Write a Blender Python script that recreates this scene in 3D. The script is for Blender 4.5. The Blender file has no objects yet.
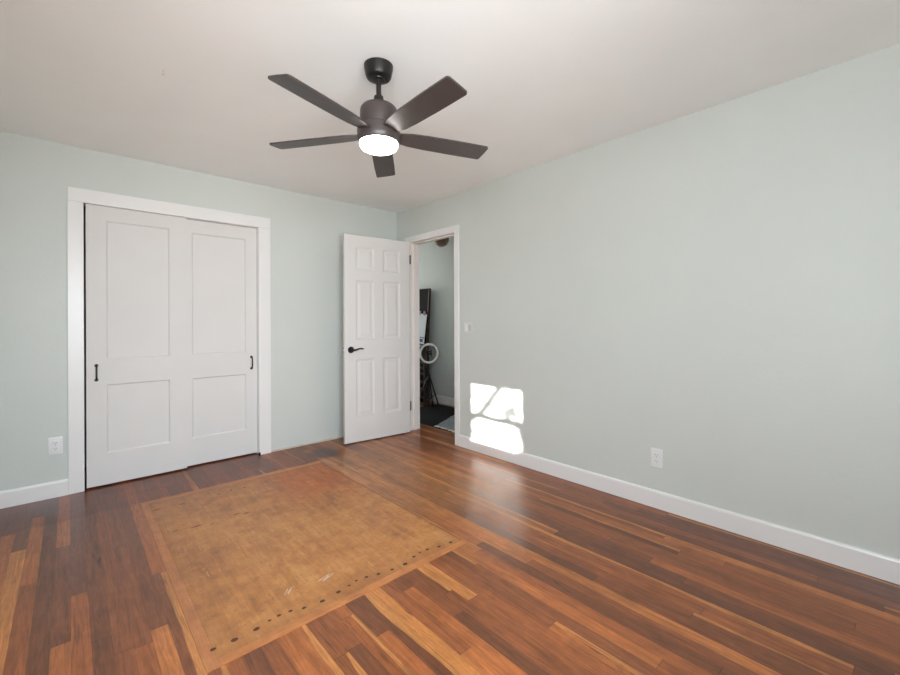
import bpy, bmesh, math, random
from mathutils import Vector, Matrix

C = bpy.context.scene.collection
SC = bpy.context.scene
random.seed(7)
PI = math.pi

# ------------------------------------------------------------------ camera
F_PX, HY, TH, CAM_H, ROLL = 418.85, 321.88, 0.7375, 1.1924, 0.0042
cam_d = bpy.data.cameras.new('camera')
cam = bpy.data.objects.new('camera', cam_d)
C.objects.link(cam)
cam_d.sensor_width = 36.0
cam_d.lens = F_PX / 900 * 36.0
cam_d.shift_y = -(337.5 - HY) / 900
cam_d.clip_start = 0.05
fw = Vector((math.sin(TH), math.cos(TH), 0))
r0 = Vector((math.cos(TH), -math.sin(TH), 0))
u0 = Vector((0, 0, 1))
rr = math.cos(ROLL) * r0 - math.sin(ROLL) * u0
uu = math.sin(ROLL) * r0 + math.cos(ROLL) * u0
m = Matrix((rr, uu, -fw)).transposed().to_4x4()
m.translation = Vector((0, 0, CAM_H))
cam.matrix_world = m
SC.camera = cam

# ------------------------------------------------------------------ world, sun, window light, added fill light, exposure
w = bpy.data.worlds.new('world')
SC.world = w
w.use_nodes = True
nt = w.node_tree
nt.nodes.clear()
out = nt.nodes.new('ShaderNodeOutputWorld')
bg = nt.nodes.new('ShaderNodeBackground')
tc = nt.nodes.new('ShaderNodeTexCoord')
sx = nt.nodes.new('ShaderNodeSeparateXYZ')
rp = nt.nodes.new('ShaderNodeValToRGB')
mp = nt.nodes.new('ShaderNodeMapRange')
nt.links.new(tc.outputs['Generated'], sx.inputs[0])
nt.links.new(sx.outputs['Z'], mp.inputs['Value'])
mp.inputs['From Min'].default_value = -1
mp.inputs['From Max'].default_value = 1
nt.links.new(mp.outputs[0], rp.inputs[0])
e = rp.color_ramp.elements
e[0].position = 0.46; e[0].color = (0.50, 0.45, 0.38, 1)
e[1].position = 0.54; e[1].color = (0.80, 0.90, 1.0, 1)
nt.links.new(rp.outputs[0], bg.inputs['Color'])
bg.inputs['Strength'].default_value = 1.0
w.cycles.sampling_method = 'NONE'
nt.links.new(bg.outputs[0], out.inputs['Surface'])

SUN_K, SUN_M = 0.17, 0.36          # sun ray slopes: dy/dx, dz/dx
sun_d = bpy.data.lights.new('sun', 'SUN')
sun_d.energy = 40.0
sun_d.angle = math.radians(0.53)
sun_d.color = (1.0, 0.975, 0.945)
sun = bpy.data.objects.new('sun', sun_d)
C.objects.link(sun)
sun.rotation_euler = Vector((1, -SUN_K, -SUN_M)).to_track_quat('-Z', 'Y').to_euler()
sun.location = (-8, 4, 6)


def area(name, loc, direction, sx_, sy_, energy, col, spread=180):
    d = bpy.data.lights.new(name, 'AREA')
    d.shape = 'RECTANGLE'
    d.size, d.size_y = sx_, sy_
    d.energy = energy
    d.color = col
    d.spread = math.radians(spread)
    o = bpy.data.objects.new(name, d)
    C.objects.link(o)
    o.location = loc
    o.rotation_euler = Vector(direction).to_track_quat('-Z', 'Z').to_euler()
    return o


BX0, BX1, BZ0, BZ1 = -0.44, 1.10, 0.75, 2.10        # opening of the back window
area('sky_light_back', ((BX0 + BX1) / 2, -0.56, (BZ0 + BZ1) / 2), (0.12, 1, -0.42), BX1 - BX0, BZ1 - BZ0, 38, (0.80, 0.90, 1.0), 90)
area('ceiling_fill_back', ((BX0 + BX1) / 2, -0.565, (BZ0 + BZ1) / 2), (0.25, 1, 0.33), BX1 - BX0, BZ1 - BZ0, 17, (1.0, 0.97, 0.94), 76)  # upward fill added to brighten the ceiling, coloured like ground bounce
VY0, VY1, VZ0, VZ1 = -0.40, 0.36, 0.95, 2.05        # opening of an unseen left-wall window, added for its light
area('fill_light_near', (-0.62, (VY0 + VY1) / 2, (VZ0 + VZ1) / 2), (1, 0.45, -0.34), VY1 - VY0, VZ1 - VZ0, 36, (0.74, 0.87, 1.0), 125)  # fill through the added window, evens out the right wall
area('ceiling_fill_near', (-0.625, (VY0 + VY1) / 2, (VZ0 + VZ1) / 2), (1, 0.40, 0.36), VY1 - VY0, VZ1 - VZ0, 26, (1.0, 0.96, 0.92), 125)  # upward fill through the added window, brightens the ceiling
area('hall_fill', (3.46, 6.30, 1.40), (0, -1, 0), 0.9, 1.6, 21, (0.98, 0.98, 0.96))  # unseen fill added to light the hall; the end wall has no window

SC.view_settings.view_transform = 'Standard'
SC.view_settings.look = 'None'
SC.view_settings.gamma = 1
SC.view_settings.use_curve_mapping = False
SC.view_settings.exposure = -0.20
SC.cycles.max_bounces = 10
SC.cycles.diffuse_bounces = 7
SC.cycles.sample_clamp_indirect = 12.0
SC.cycles.use_light_tree = False
SC.cycles.caustics_reflective = False
SC.cycles.caustics_refractive = False

# ------------------------------------------------------------------ materials


def srgb(r, g, b):
    def f(c):
        c /= 255.0
        return c / 12.92 if c <= 0.04045 else ((c + 0.055) / 1.055) ** 2.4
    return (f(r), f(g), f(b), 1)


class NT:
    """small node-building helper"""
    def __init__(s, name):
        s.m = bpy.data.materials.new(name)
        s.m.use_nodes = True
        s.t = s.m.node_tree
        s.t.nodes.clear()
        s.out = s.t.nodes.new('ShaderNodeOutputMaterial')
        s.b = s.t.nodes.new('ShaderNodeBsdfPrincipled')
        s.link(s.b.outputs[0], s.out.inputs['Surface'])

    def n(s, kind, **kw):
        x = s.t.nodes.new('ShaderNode' + kind)
        for k, v in kw.items():
            setattr(x, k, v)
        return x

    def link(s, a, b):
        s.t.links.new(a, b)

    def put(s, sock, v):
        if hasattr(v, 'is_output') or hasattr(v, 'links'):
            s.link(v, sock)
        else:
            sock.default_value = v

    def math(s, op, a, b=None, c=None):
        x = s.n('Math', operation=op)
        for i, v in enumerate((a, b, c)):
            if v is not None:
                s.put(x.inputs[i], v)
        return x.outputs[0]

    def vec(s, x, y, z):
        c = s.n('CombineXYZ')
        for i, v in enumerate((x, y, z)):
            s.put(c.inputs[i], v)
        return c.outputs[0]

    def noise(s, v, scale, detail=2.0, rough=0.5, dist=0.0):
        x = s.n('TexNoise')
        if v is not None:
            s.link(v, x.inputs['Vector'])
        x.inputs['Scale'].default_value = scale
        x.inputs['Detail'].default_value = detail
        x.inputs['Roughness'].default_value = rough
        x.inputs['Distortion'].default_value = dist
        return x.outputs['Fac']

    def white(s, v):
        x = s.n('TexWhiteNoise', noise_dimensions='3D')
        s.link(v, x.inputs['Vector'])
        return x.outputs['Value'], x.outputs['Color']

    def ramp(s, fac, stops, interp='LINEAR'):
        x = s.n('ValToRGB')
        s.link(fac, x.inputs[0])
        cr = x.color_ramp
        cr.interpolation = interp
        while len(cr.elements) < len(stops):
            cr.elements.new(0.5)
        for el, (p, col) in zip(cr.elements, stops):
            el.position = p
            el.color = col if len(col) == 4 else (*col, 1)
        return x.outputs['Color']

    def maprange(s, v, a, b, c, d, smooth=False):
        x = s.n('MapRange')
        if smooth:
            x.interpolation_type = 'SMOOTHSTEP'
        s.put(x.inputs['Value'], v)
        for k, q in zip(('From Min', 'From Max', 'To Min', 'To Max'), (a, b, c, d)):
            s.put(x.inputs[k], q)
        return x.outputs[0]

    def mix(s, fac, a, b, blend='MIX'):
        x = s.n('Mix', data_type='RGBA', blend_type=blend)
        s.put(x.inputs[0], fac)
        s.put(x.inputs[6], a)
        s.put(x.inputs[7], b)
        return x.outputs[2]

    def bump(s, h, strength, dist):
        x = s.n('Bump')
        s.link(h, x.inputs['Height'])
        x.inputs['Strength'].default_value = strength
        x.inputs['Distance'].default_value = dist
        s.link(x.outputs[0], s.b.inputs['Normal'])

    def set(s, **kw):
        for k, v in kw.items():
            s.put(s.b.inputs[k.replace('_', ' ')], v)
        return s

    def pos(s):
        g = s.n('NewGeometry')
        x = s.n('SeparateXYZ')
        s.link(g.outputs['Position'], x.inputs[0])
        return g.outputs['Position'], x.outputs


def plain(name, col, rough=0.5, metal=0.0, var=0.06, scale=30, spec=0.5, bump=0.0):
    t = NT(name)
    p, _ = t.pos()
    f = t.noise(p, scale, 3)
    c0 = tuple(max(0, c * (1 - var)) for c in col[:3]) + (1,)
    c1 = tuple(min(1, c * (1 + var)) for c in col[:3]) + (1,)
    t.set(Base_Color=t.ramp(f, [(0.3, c0), (0.7, c1)]), Roughness=rough, Metallic=metal)
    t.b.inputs['Specular IOR Level'].default_value = spec
    if bump:
        t.bump(f, 0.3, bump)
    return t.m


def wall_mat(name, col):
    t = NT(name)
    p, _ = t.pos()
    f = t.noise(p, 55, 4, 0.6)
    big = t.noise(p, 7, 5, 0.62, 0.6)
    patch = t.maprange(t.noise(p, 1.1, 2), 0.48, 0.62, 0.0, 1.0)
    h = t.math('ADD', t.math('MULTIPLY', f, 0.35), t.math('MULTIPLY', t.math('MULTIPLY', big, patch), 1.4))
    c0 = tuple(c * 0.975 for c in col[:3]) + (1,)
    t.set(Base_Color=t.ramp(t.noise(p, 2.0, 3), [(0.35, c0), (0.65, col)]), Roughness=0.5)
    t.b.inputs['Specular IOR Level'].default_value = 0.35
    t.bump(h, 0.28, 0.006)
    return t.m


M_WALL = wall_mat('sage_wall_paint', srgb(204, 209, 204))
M_CEIL = wall_mat('ceiling_paint', srgb(247, 248, 248))
M_TRIM = plain('white_trim_paint', srgb(230, 229, 227), 0.32, var=0.012, scale=4)
M_DOOR = plain('white_door_paint', srgb(218, 216, 213), 0.6, var=0.012, scale=4, spec=0.2)
M_JAMB = plain('white_jamb_paint', srgb(240, 232, 226), 0.35, var=0.012, scale=4)
M_BLACK = plain('black_satin_metal', srgb(32, 29, 29), 0.35, 0.3, var=0.1)
M_BLADE = plain('dark_fan_finish', srgb(62, 54, 52), 0.38, 0.0, var=0.1, scale=12)
M_PLATE = plain('white_plate_plastic', srgb(226, 228, 226), 0.3, var=0.01)
M_KNOB = plain('grey_switch_plastic', srgb(196, 197, 193), 0.4, var=0.02)
M_SWPLATE = plain('off_white_plate', srgb(210, 214, 208), 0.4, var=0.01)
M_SLOT = plain('dark_slot', srgb(78, 78, 76), 0.6)
M_HINGE = plain('aged_hinge_metal', srgb(84, 72, 60), 0.4, 0.7)
M_BEIGE = plain('bare_plaster_edge', srgb(196, 184, 164), 0.7, var=0.1, scale=20)
M_DARK = plain('closet_inside_paint', srgb(150, 150, 148), 0.8)
M_OUT = plain('outside_ground_cover', srgb(120, 124, 90), 0.9, var=0.2, scale=3)
M_BLOCKER = plain('sun_blocker_siding', srgb(206, 200, 190), 0.8, var=0.05, scale=4)
M_BARK = plain('bark', srgb(84, 70, 56), 0.9, var=0.25, scale=18)
M_LEAF = plain('tree_leaf', srgb(84, 110, 56), 0.7, var=0.2, scale=8)
M_MAT = plain('black_mat_weave', srgb(21, 20, 22), 0.9, spec=0.15, var=0.35, scale=160, bump=0.004)
M_RUG = plain('blue_grey_pile', srgb(134, 140, 145), 0.95, var=0.3, scale=26, bump=0.01)
M_FRINGE = plain('cream_rug_fringe', srgb(214, 208, 196), 0.95, var=0.1, scale=60)
M_BOARD = plain('black_board_face', srgb(6, 6, 6), 0.7, var=0.1, spec=0.15)
M_WOOD = plain('dark_brown_wood', srgb(64, 42, 30), 0.5, var=0.25, scale=16)
M_RACK = plain('dark_rack_wood', srgb(46, 36, 32), 0.6, var=0.2, scale=16)
M_RING = plain('white_ring_diffuser', srgb(248, 246, 236), 0.35, var=0.02)
M_DOME = plain('beige_glass_dome', srgb(150, 132, 116), 0.35, var=0.05)

M_NAIL = plain('rusty_nail_head', srgb(74, 46, 32), 0.7, var=0.2, scale=90)
M_SCAR = plain('brown_scar', srgb(132, 82, 50), 0.7, var=0.2, scale=90)
M_PAPER = plain('white_paper', srgb(214, 222, 228), 0.7, var=0.03)
M_BLUE = plain('blue_ink', srgb(52, 66, 110), 0.6, var=0.1)
M_CLIP = plain('pink_grey_clip', srgb(150, 128, 126), 0.5, var=0.1)

# lamp lens of the fan
t = NT('lit_fan_lens')
t.set(Base_Color=(0.9, 0.9, 0.9, 1), Roughness=0.4)
t.b.inputs['Emission Color'].default_value = (1.0, 0.97, 0.93, 1)
t.b.inputs['Emission Strength'].default_value = 30.0
M_LENS = t.m

# window pane: mostly clear
t = NT('clear_pane')
tr = t.n('BsdfTransparent')
gl = t.n('BsdfGlossy')
gl.inputs['Roughness'].default_value = 0.02
mx = t.n('MixShader')
mx.inputs[0].default_value = 0.05
t.link(tr.outputs[0], mx.inputs[1]); t.link(gl.outputs[0], mx.inputs[2])
t.link(mx.outputs[0], t.out.inputs['Surface'])
M_PANE = t.m


def floor_mat():
    t = NT('oak_strip_flooring')
    p, xyz = t.pos()
    X, Y = xyz['X'], xyz['Y']
    W = 0.0572
    xs = t.math('DIVIDE', X, W)
    bi = t.math('FLOOR', xs)
    u = t.math('FRACT', xs)
    r1, _ = t.white(t.vec(bi, 3.3, 0.0))
    r2, _ = t.white(t.vec(bi, 7.7, 1.0))
    L = t.math('MULTIPLY_ADD', r2, 1.3, 0.8)
    ys = t.math('DIVIDE', t.math('MULTIPLY_ADD', r1, 7.0, t.math('ADD', Y, 20.0)), L)
    si = t.math('FLOOR', ys)
    v = t.math('FRACT', ys)
    rc, rcol = t.white(t.vec(bi, si, 5.0))
    rs, _ = t.white(t.vec(bi, si, 9.0))
    base = t.ramp(rc, [(0.0, srgb(108, 67, 46)), (0.18, srgb(122, 74, 48)), (0.5, srgb(136, 82, 51)),
                       (0.78, srgb(152, 91, 54)), (0.93, srgb(172, 106, 61)), (1.0, srgb(188, 128, 74))])
    off = t.math('MULTIPLY', rc, 37.0)
    g1 = t.noise(t.vec(t.math('MULTIPLY_ADD', X, 1.0, off), t.math('MULTIPLY', Y, 0.05), off), 170, 5, 0.65, 0.5)
    g2 = t.noise(t.vec(t.math('MULTIPLY_ADD', X, 1.0, off), t.math('MULTIPLY', Y, 0.07), off), 34, 4, 0.6, 1.6)
    g3 = t.noise(p, 1.6, 3, 0.5)
    g4 = t.noise(p, 11, 5, 0.7, 0.6)
    f1 = t.maprange(g1, 0.3, 0.7, 0.72, 1.22)
    f2 = t.maprange(g2, 0.3, 0.7, 0.70, 1.24)
    f3 = t.maprange(g3, 0.3, 0.7, 0.88, 1.12)
    f4 = t.maprange(g4, 0.3, 0.7, 0.84, 1.14)
    f = t.math('MULTIPLY', t.math('MULTIPLY', f1, f2), t.math('MULTIPLY', f3, f4))
    # pale sapwood running along an edge of some strips
    wv = t.math('MULTIPLY_ADD', t.noise(t.vec(off, t.math('MULTIPLY', Y, 1.0), off), 1.6, 2), 1.1, -0.55)
    sap = t.maprange(t.math('ADD', u, wv), 0.62, 0.68, 0.0, 1.0)
    sap = t.math('MULTIPLY', sap, t.math('GREATER_THAN', rs, 0.84))
    base = t.mix(t.math('MULTIPLY', sap, 0.85), base, srgb(192, 134, 80))
    # dark heartwood streaks
    hw = t.noise(t.vec(t.math('MULTIPLY_ADD', X, 1.0, off), t.math('MULTIPLY', Y, 0.05), off), 48, 3, 0.6, 2.2)
    hws = t.math('MULTIPLY', t.maprange(hw, 0.56, 0.70, 0.0, 0.55), t.math('GREATER_THAN', t.math('FRACT', t.math('MULTIPLY', rs, 7.0)), 0.45))
    base = t.mix(hws, base, srgb(72, 46, 34))
    burn = t.math('MULTIPLY', t.maprange(g2, 0.57, 0.70, 0.0, 0.9), t.math('GREATER_THAN', t.math('FRACT', t.math('MULTIPLY', rs, 13.0)), 0.82))
    base = t.mix(burn, base, srgb(48, 30, 24))
    # seams between strips and at strip ends
    du = t.math('MINIMUM', u, t.math('SUBTRACT', 1.0, u))
    su = t.maprange(du, 0.0, 0.022, 0.62, 1.0)
    dv = t.math('MULTIPLY', t.math('MINIMUM', v, t.math('SUBTRACT', 1.0, v)), L)
    sv = t.maprange(dv, 0.0, 0.003, 0.5, 1.0)
    seam = t.math('MULTIPLY', su, sv)
    f = t.math('MULTIPLY', f, seam)
    base = t.mix(1.0, base, (0.98, 0.88, 0.74, 1), 'MULTIPLY')
    col = t.mix(1.0, base, t.vec(f, f, f), 'MULTIPLY')
    # lighter tan tone between the patch and the doorway
    tan_m = t.math('MULTIPLY', t.maprange(X, 1.45, 1.62, 0.0, 1.0, True), t.maprange(t.math('MULTIPLY_ADD', t.noise(p, 3, 3), 0.5, X), 2.35, 2.75, 1.0, 0.0, True))
    tan_m = t.math('MULTIPLY', tan_m, t.maprange(Y, 1.7, 2.2, 0.0, 1.0, True))
    tan_m = t.math('MULTIPLY', tan_m, t.maprange(Y, 3.35, 3.6, 1.0, 0.3, True))
    tan_col = t.mix(1.0, srgb(172, 116, 68), t.vec(f, f, f), 'MULTIPLY')
    col = t.mix(t.math('MULTIPLY', tan_m, 0.55), col, tan_col)
    # old dark finish left along the closet wall, and one round dark stain
    dk = t.maprange(t.math('MULTIPLY_ADD', t.noise(p, 9, 3), 0.10, Y), 3.46, 3.52, 0.0, 1.0, True)
    lim = t.maprange(X, 1.75, 2.15, 1.0, 0.0, True)
    dk = t.math('MULTIPLY', dk, lim)
    col = t.mix(t.math('MULTIPLY', dk, 0.75), col, t.mix(1.0, col, srgb(206, 172, 150), 'MULTIPLY'))
    dist = t.n('VectorMath', operation='DISTANCE')
    sc = t.vec(X, t.math('MULTIPLY', Y, 1.0), 0.0)
    wob = t.math('MULTIPLY', t.noise(p, 6, 3), 0.16)
    t.link(sc, dist.inputs[0])
    dist.inputs[1].default_value = (1.72, 3.60, 0)
    st = t.maprange(t.math('ADD', dist.outputs['Value'], wob), 0.16, 0.26, 0.8, 0.0, True)
    col = t.mix(st, col, srgb(58, 42, 36))
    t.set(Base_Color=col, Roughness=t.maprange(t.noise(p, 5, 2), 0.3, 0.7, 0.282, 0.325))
    t.b.inputs['Specular IOR Level'].default_value = 0.5
    t.bump(seam, 0.15, 0.001)
    return t.m


def ply_mat(name, c0, c1, c2, angle_y=True, warm=False):
    t = NT(name)
    p, xyz = t.pos()
    X, Y = xyz['X'], xyz['Y']
    gv = t.vec(X, t.math('MULTIPLY', Y, 0.08), 0.0) if angle_y else t.vec(t.math('MULTIPLY', X, 0.08), Y, 0.0)
    g1 = t.noise(gv, 110, 5, 0.6, 0.3)
    g2 = t.noise(gv, 22, 3, 0.5, 0.8)
    bl = t.noise(p, 3.2, 6, 0.68, 0.5)
    bl2 = t.noise(p, 14, 5, 0.7, 0.3)
    f = t.math('ADD', t.math('MULTIPLY', bl, 0.5), t.math('ADD', t.math('MULTIPLY', g2, 0.2), t.math('MULTIPLY', bl2, 0.3)))
    col = t.ramp(f, [(0.34, c0), (0.5, c1), (0.64, c2)])
    k = t.maprange(g1, 0.3, 0.7, 0.86, 1.10)
    col = t.mix(1.0, col, t.vec(k, k, k), 'MULTIPLY')
    if warm:
        wz = t.math('MULTIPLY', t.maprange(t.math('MULTIPLY_ADD', bl, 0.5, X), 1.15, 1.5, 0.0, 1.0, True), t.maprange(t.math('MULTIPLY_ADD', bl, 0.6, Y), 2.75, 3.3, 0.0, 1.0, True))  # orange tint painted in where the floor mirrors no bright door
        col = t.mix(t.math('MULTIPLY', wz, 0.7), col, t.mix(1.0, col, srgb(255, 196, 160), 'MULTIPLY'))
        scr = t.noise(t.vec(X, t.math('MULTIPLY', Y, 0.10), 7.0), 60, 2, 0.5, 0.9)
        col = t.mix(t.math('MULTIPLY', t.maprange(scr, 0.63, 0.72, 0.0, 0.5), t.maprange(bl2, 0.45, 0.6, 0.0, 1.0)), col, srgb(206, 158, 106))
        edge = t.math('MINIMUM', t.math('SUBTRACT', Y, 1.66), t.math('SUBTRACT', 3.37, Y))
        edge = t.math('MINIMUM', edge, t.math('SUBTRACT', X, 0.38))
        ed = t.maprange(t.math('MULTIPLY_ADD', bl2, 0.10, edge), 0.04, 0.20, 0.30, 0.0, True)
        col = t.mix(ed, col, srgb(128, 78, 44))
        col = t.mix(t.maprange(X, 1.572, 1.579, 0.0, 0.7), col, srgb(70, 44, 28))
        dirt = t.maprange(t.noise(p, 38, 4, 0.7), 0.58, 0.72, 0.0, 0.6)
        col = t.mix(dirt, col, srgb(112, 70, 42))
    t.set(Base_Color=col, Roughness=t.maprange(bl, 0.3, 0.7, 0.33, 0.45))
    t.bump(bl2, 0.08, 0.001)
    return t.m


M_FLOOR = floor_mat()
M_PLY = ply_mat('worn_plywood', srgb(132, 80, 42), srgb(176, 116, 63), srgb(196, 141, 84), warm=True)
M_PLYEDGE = ply_mat('plywood_edge_strip', srgb(140, 86, 52), srgb(172, 110, 66), srgb(190, 130, 82))
M_PLYEDGE2 = ply_mat('plywood_cross_strip', srgb(142, 85, 48), srgb(180, 114, 64), srgb(200, 138, 82), False)
M_SCUFF = plain('pale_scuff', srgb(196, 172, 150), 0.7, var=0.15, scale=120)

# ------------------------------------------------------------------ mesh helpers


class MB:
    def __init__(s):
        s.bm = bmesh.new()

    def box(s, x0, x1, y0, y1, z0, z1, bev=0.0, seg=2):
        b = bmesh.new()
        bmesh.ops.create_cube(b, size=1.0)
        for v in b.verts:
            v.co = Vector(((x0 + x1) / 2 + v.co.x * (x1 - x0), (y0 + y1) / 2 + v.co.y * (y1 - y0), (z0 + z1) / 2 + v.co.z * (z1 - z0)))
        if bev:
            bmesh.ops.bevel(b, geom=b.edges[:], offset=bev, segments=seg, profile=0.5, affect='EDGES')
        s.add(b)
        return s

    def add(s, b, mat=None):
        if mat is not None:
            b.transform(mat)
        tmp = bpy.data.meshes.new('tmp')
        b.to_mesh(tmp)
        b.free()
        s.bm.from_mesh(tmp)
        bpy.data.meshes.remove(tmp)

    def lathe(s, prof, n=40, center=(0, 0, 0)):
        """prof: list of (r, z) from bottom to top, closed when r = 0"""
        b = s.bm
        c = Vector(center)
        rings = []
        for r, z in prof:
            if r < 1e-6:
                rings.append([b.verts.new(c + Vector((0, 0, z)))])
            else:
                rings.append([b.verts.new(c + Vector((r * math.cos(2 * PI * i / n), r * math.sin(2 * PI * i / n), z))) for i in range(n)])
        for a, d in zip(rings, rings[1:]):
            for i in range(n):
                j = (i + 1) % n
                if len(a) == 1 and len(d) == 1:
                    continue
                if len(a) == 1:
                    b.faces.new((a[0], d[j], d[i]))
                elif len(d) == 1:
                    b.faces.new((a[i], a[j], d[0]))
                else:
                    b.faces.new((a[i], a[j], d[j], d[i]))
        return s

    def tube(s, pts, rad, n=10, cap=True):
        b = s.bm
        pts = [Vector(p) for p in pts]
        rads = rad if isinstance(rad, (list, tuple)) else [rad] * len(pts)
        rings = []
        up = Vector((0.13, 0.29, 0.95)).normalized()
        for i, p in enumerate(pts):
            d = (pts[min(i + 1, len(pts) - 1)] - pts[max(i - 1, 0)]).normalized()
            if abs(d.dot(up)) > 0.97:
                up = Vector((1, 0.1, 0)).normalized()
            a = d.cross(up).normalized()
            c = d.cross(a).normalized()
            rings.append([b.verts.new(p + rads[i] * (math.cos(2 * PI * k / n) * a + math.sin(2 * PI * k / n) * c)) for k in range(n)])
        for r, q in zip(rings, rings[1:]):
            for k in range(n):
                j = (k + 1) % n
                b.faces.new((r[k], r[j], q[j], q[k]))
        if cap:
            b.faces.new(rings[0][::-1])
            b.faces.new(rings[-1])
        return s

    def torus(s, center, ax_u, ax_v, R, r, n=48, k=10, flat=1.0):
        b = s.bm
        c = Vector(center); U = Vector(ax_u).normalized(); V = Vector(ax_v).normalized(); N = U.cross(V)
        rings = []
        for i in range(n):
            a = 2 * PI * i / n
            d = math.cos(a) * U + math.sin(a) * V
            rings.append([b.verts.new(c + d * (R + r * math.cos(2 * PI * j / k)) + N * (r * flat * math.sin(2 * PI * j / k))) for j in range(k)])
        for i in range(n):
            q, w2 = rings[i], rings[(i + 1) % n]
            for j in range(k):
                l = (j + 1) % k
                b.faces.new((q[j], q[l], w2[l], w2[j]))
        return s

    def build(s, name, mat, parent=None, smooth=False, angle=35):
        bmesh.ops.recalc_face_normals(s.bm, faces=s.bm.faces[:])
        me = bpy.data.meshes.new(name)
        s.bm.to_mesh(me)
        s.bm.free()
        me.materials.append(mat)
        if smooth:
            for p in me.polygons:
                p.use_smooth = True
            me.set_sharp_from_angle(angle=math.radians(angle))
        o = bpy.data.objects.new(name, me)
        C.objects.link(o)
        if parent is not None:
            o.parent = parent
        return o


def tag(o, label, cat, group=None, kind=None):
    o['label'] = label
    o['category'] = cat
    if group:
        o['group'] = group
    if kind:
        o['kind'] = kind
    return o


def empty(name, loc, rz=0.0):
    o = bpy.data.objects.new(name, None)
    C.objects.link(o)
    o.location = loc
    o.rotation_euler = (0, 0, rz)
    o.empty_display_size = 0.1
    return o


def struct(name, mb, mat, label, cat, **k):
    return tag(mb.build(name, mat, **k), label, cat, kind='structure')


# ------------------------------------------------------------------ room dimensions (metres)
XR, YF = 2.776, 3.961            # right wall plane, far (closet) wall plane
XL, YB = -0.54, -0.48            # left wall, back wall (behind the camera)
H = 2.44
T = 0.11
CX0, CX1, CZ = 0.076, 1.262, 2.05     # closet opening
DY0, DY1, DZ = 2.978, 3.700, 2.060    # doorway opening in the right wall
HX = 4.03                              # hall far wall
HY0, HY1 = 1.50, 6.40                  # hall ends

# floor runs on through the doorway into the hall
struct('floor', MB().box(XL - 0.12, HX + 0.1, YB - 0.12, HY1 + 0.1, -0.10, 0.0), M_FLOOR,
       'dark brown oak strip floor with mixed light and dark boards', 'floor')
struct('ceiling', MB().box(XL - 0.12, XR + T, YB - 0.12, YF + 0.75, H, H + 0.1), M_CEIL,
       'white painted ceiling the fan hangs from', 'ceiling')

# far wall with the closet opening
b = MB()
b.box(XL - 0.12, CX0 - 0.012, YF, YF + T, 0, H)
b.box(CX1 + 0.012, XR, YF, YF + T, 0, H)
b.box(CX0 - 0.012, CX1 + 0.012, YF, YF + T, CZ + 0.012, H)
struct('wall_far', b, M_WALL, 'pale sage green wall around the sliding closet doors', 'wall')
# right wall with the doorway
b = MB()
b.box(XR, XR + T, YB - 0.12, DY0 - 0.012, 0, H)
b.box(XR, XR + T, DY1 + 0.012, YF + T, 0, H)
b.box(XR, XR + T, DY0 - 0.012, DY1 + 0.012, DZ + 0.012, H)
struct('wall_right', b, M_WALL, 'long pale sage wall on the right with the sunlit patch', 'wall')
# left wall with the small sunny window
WY0, WY1, WZ0, WZ1 = 2.733, 3.343, 1.275, 1.846
b = MB()
b.box(XL - 0.12, XL, YB - 0.12, VY0, 0, H)
b.box(XL - 0.12, XL, VY0, VY1, 0, VZ0)
b.box(XL - 0.12, XL, VY0, VY1, VZ1, H)
b.box(XL - 0.12, XL, VY1, WY0, 0, H)
b.box(XL - 0.12, XL, WY1, YF, 0, H)
b.box(XL - 0.12, XL, WY0, WY1, 0, WZ0)
b.box(XL - 0.12, XL, WY0, WY1, WZ1, H)
struct('wall_left', b, M_WALL, 'sage wall left of the camera with a small high window', 'wall')
b = MB()
b.box(XL, BX0, YB - 0.12, YB, 0, H)
b.box(BX1, XR, YB - 0.12, YB, 0, H)
b.box(BX0, BX1, YB - 0.12, YB, 0, BZ0)
b.box(BX0, BX1, YB - 0.12, YB, BZ1, H)
struct('wall_back', b, M_WALL, 'sage wall behind the camera with a wide window', 'wall')
# closet interior
b = MB()
b.box(XL - 0.12, XR, YF + 0.65, YF + 0.75, 0, H)
b.box(CX0 - 0.45, CX0 - 0.35, YF + T, YF + 0.65, 0, H)
b.box(CX1 + 0.35, CX1 + 0.45, YF + T, YF + 0.65, 0, H)
struct('wall_closet', b, M_DARK, 'unlit wall inside the closet behind the sliding doors', 'wall')
# hall shell
struct('wall_hall', MB().box(HX, HX + 0.1, HY0 - 0.1, HY1 + 0.1, 0, H), M_WALL,
       'shaded grey green hall wall seen through the doorway', 'wall')
b = MB()
b.box(XR + T, HX, HY1, HY1 + 0.1, 0, H)
b.box(XR, XR + T, YF + T, HY1 + 0.1, 0, H)
struct('wall_hall_end', b, M_WALL, 'hall wall past the doorway hidden behind the open door', 'wall')
struct('wall_hall_near', MB().box(XR + T, HX, HY0 - 0.1, HY0, 0, H), M_WALL, 'near end wall of the hall out of sight', 'wall')
struct('ceiling_hall', MB().box(XR + T, HX + 0.1, HY0 - 0.1, HY1 + 0.1, H, H + 0.1), M_CEIL, 'white ceiling of the hall beyond the doorway', 'ceiling')


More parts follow.
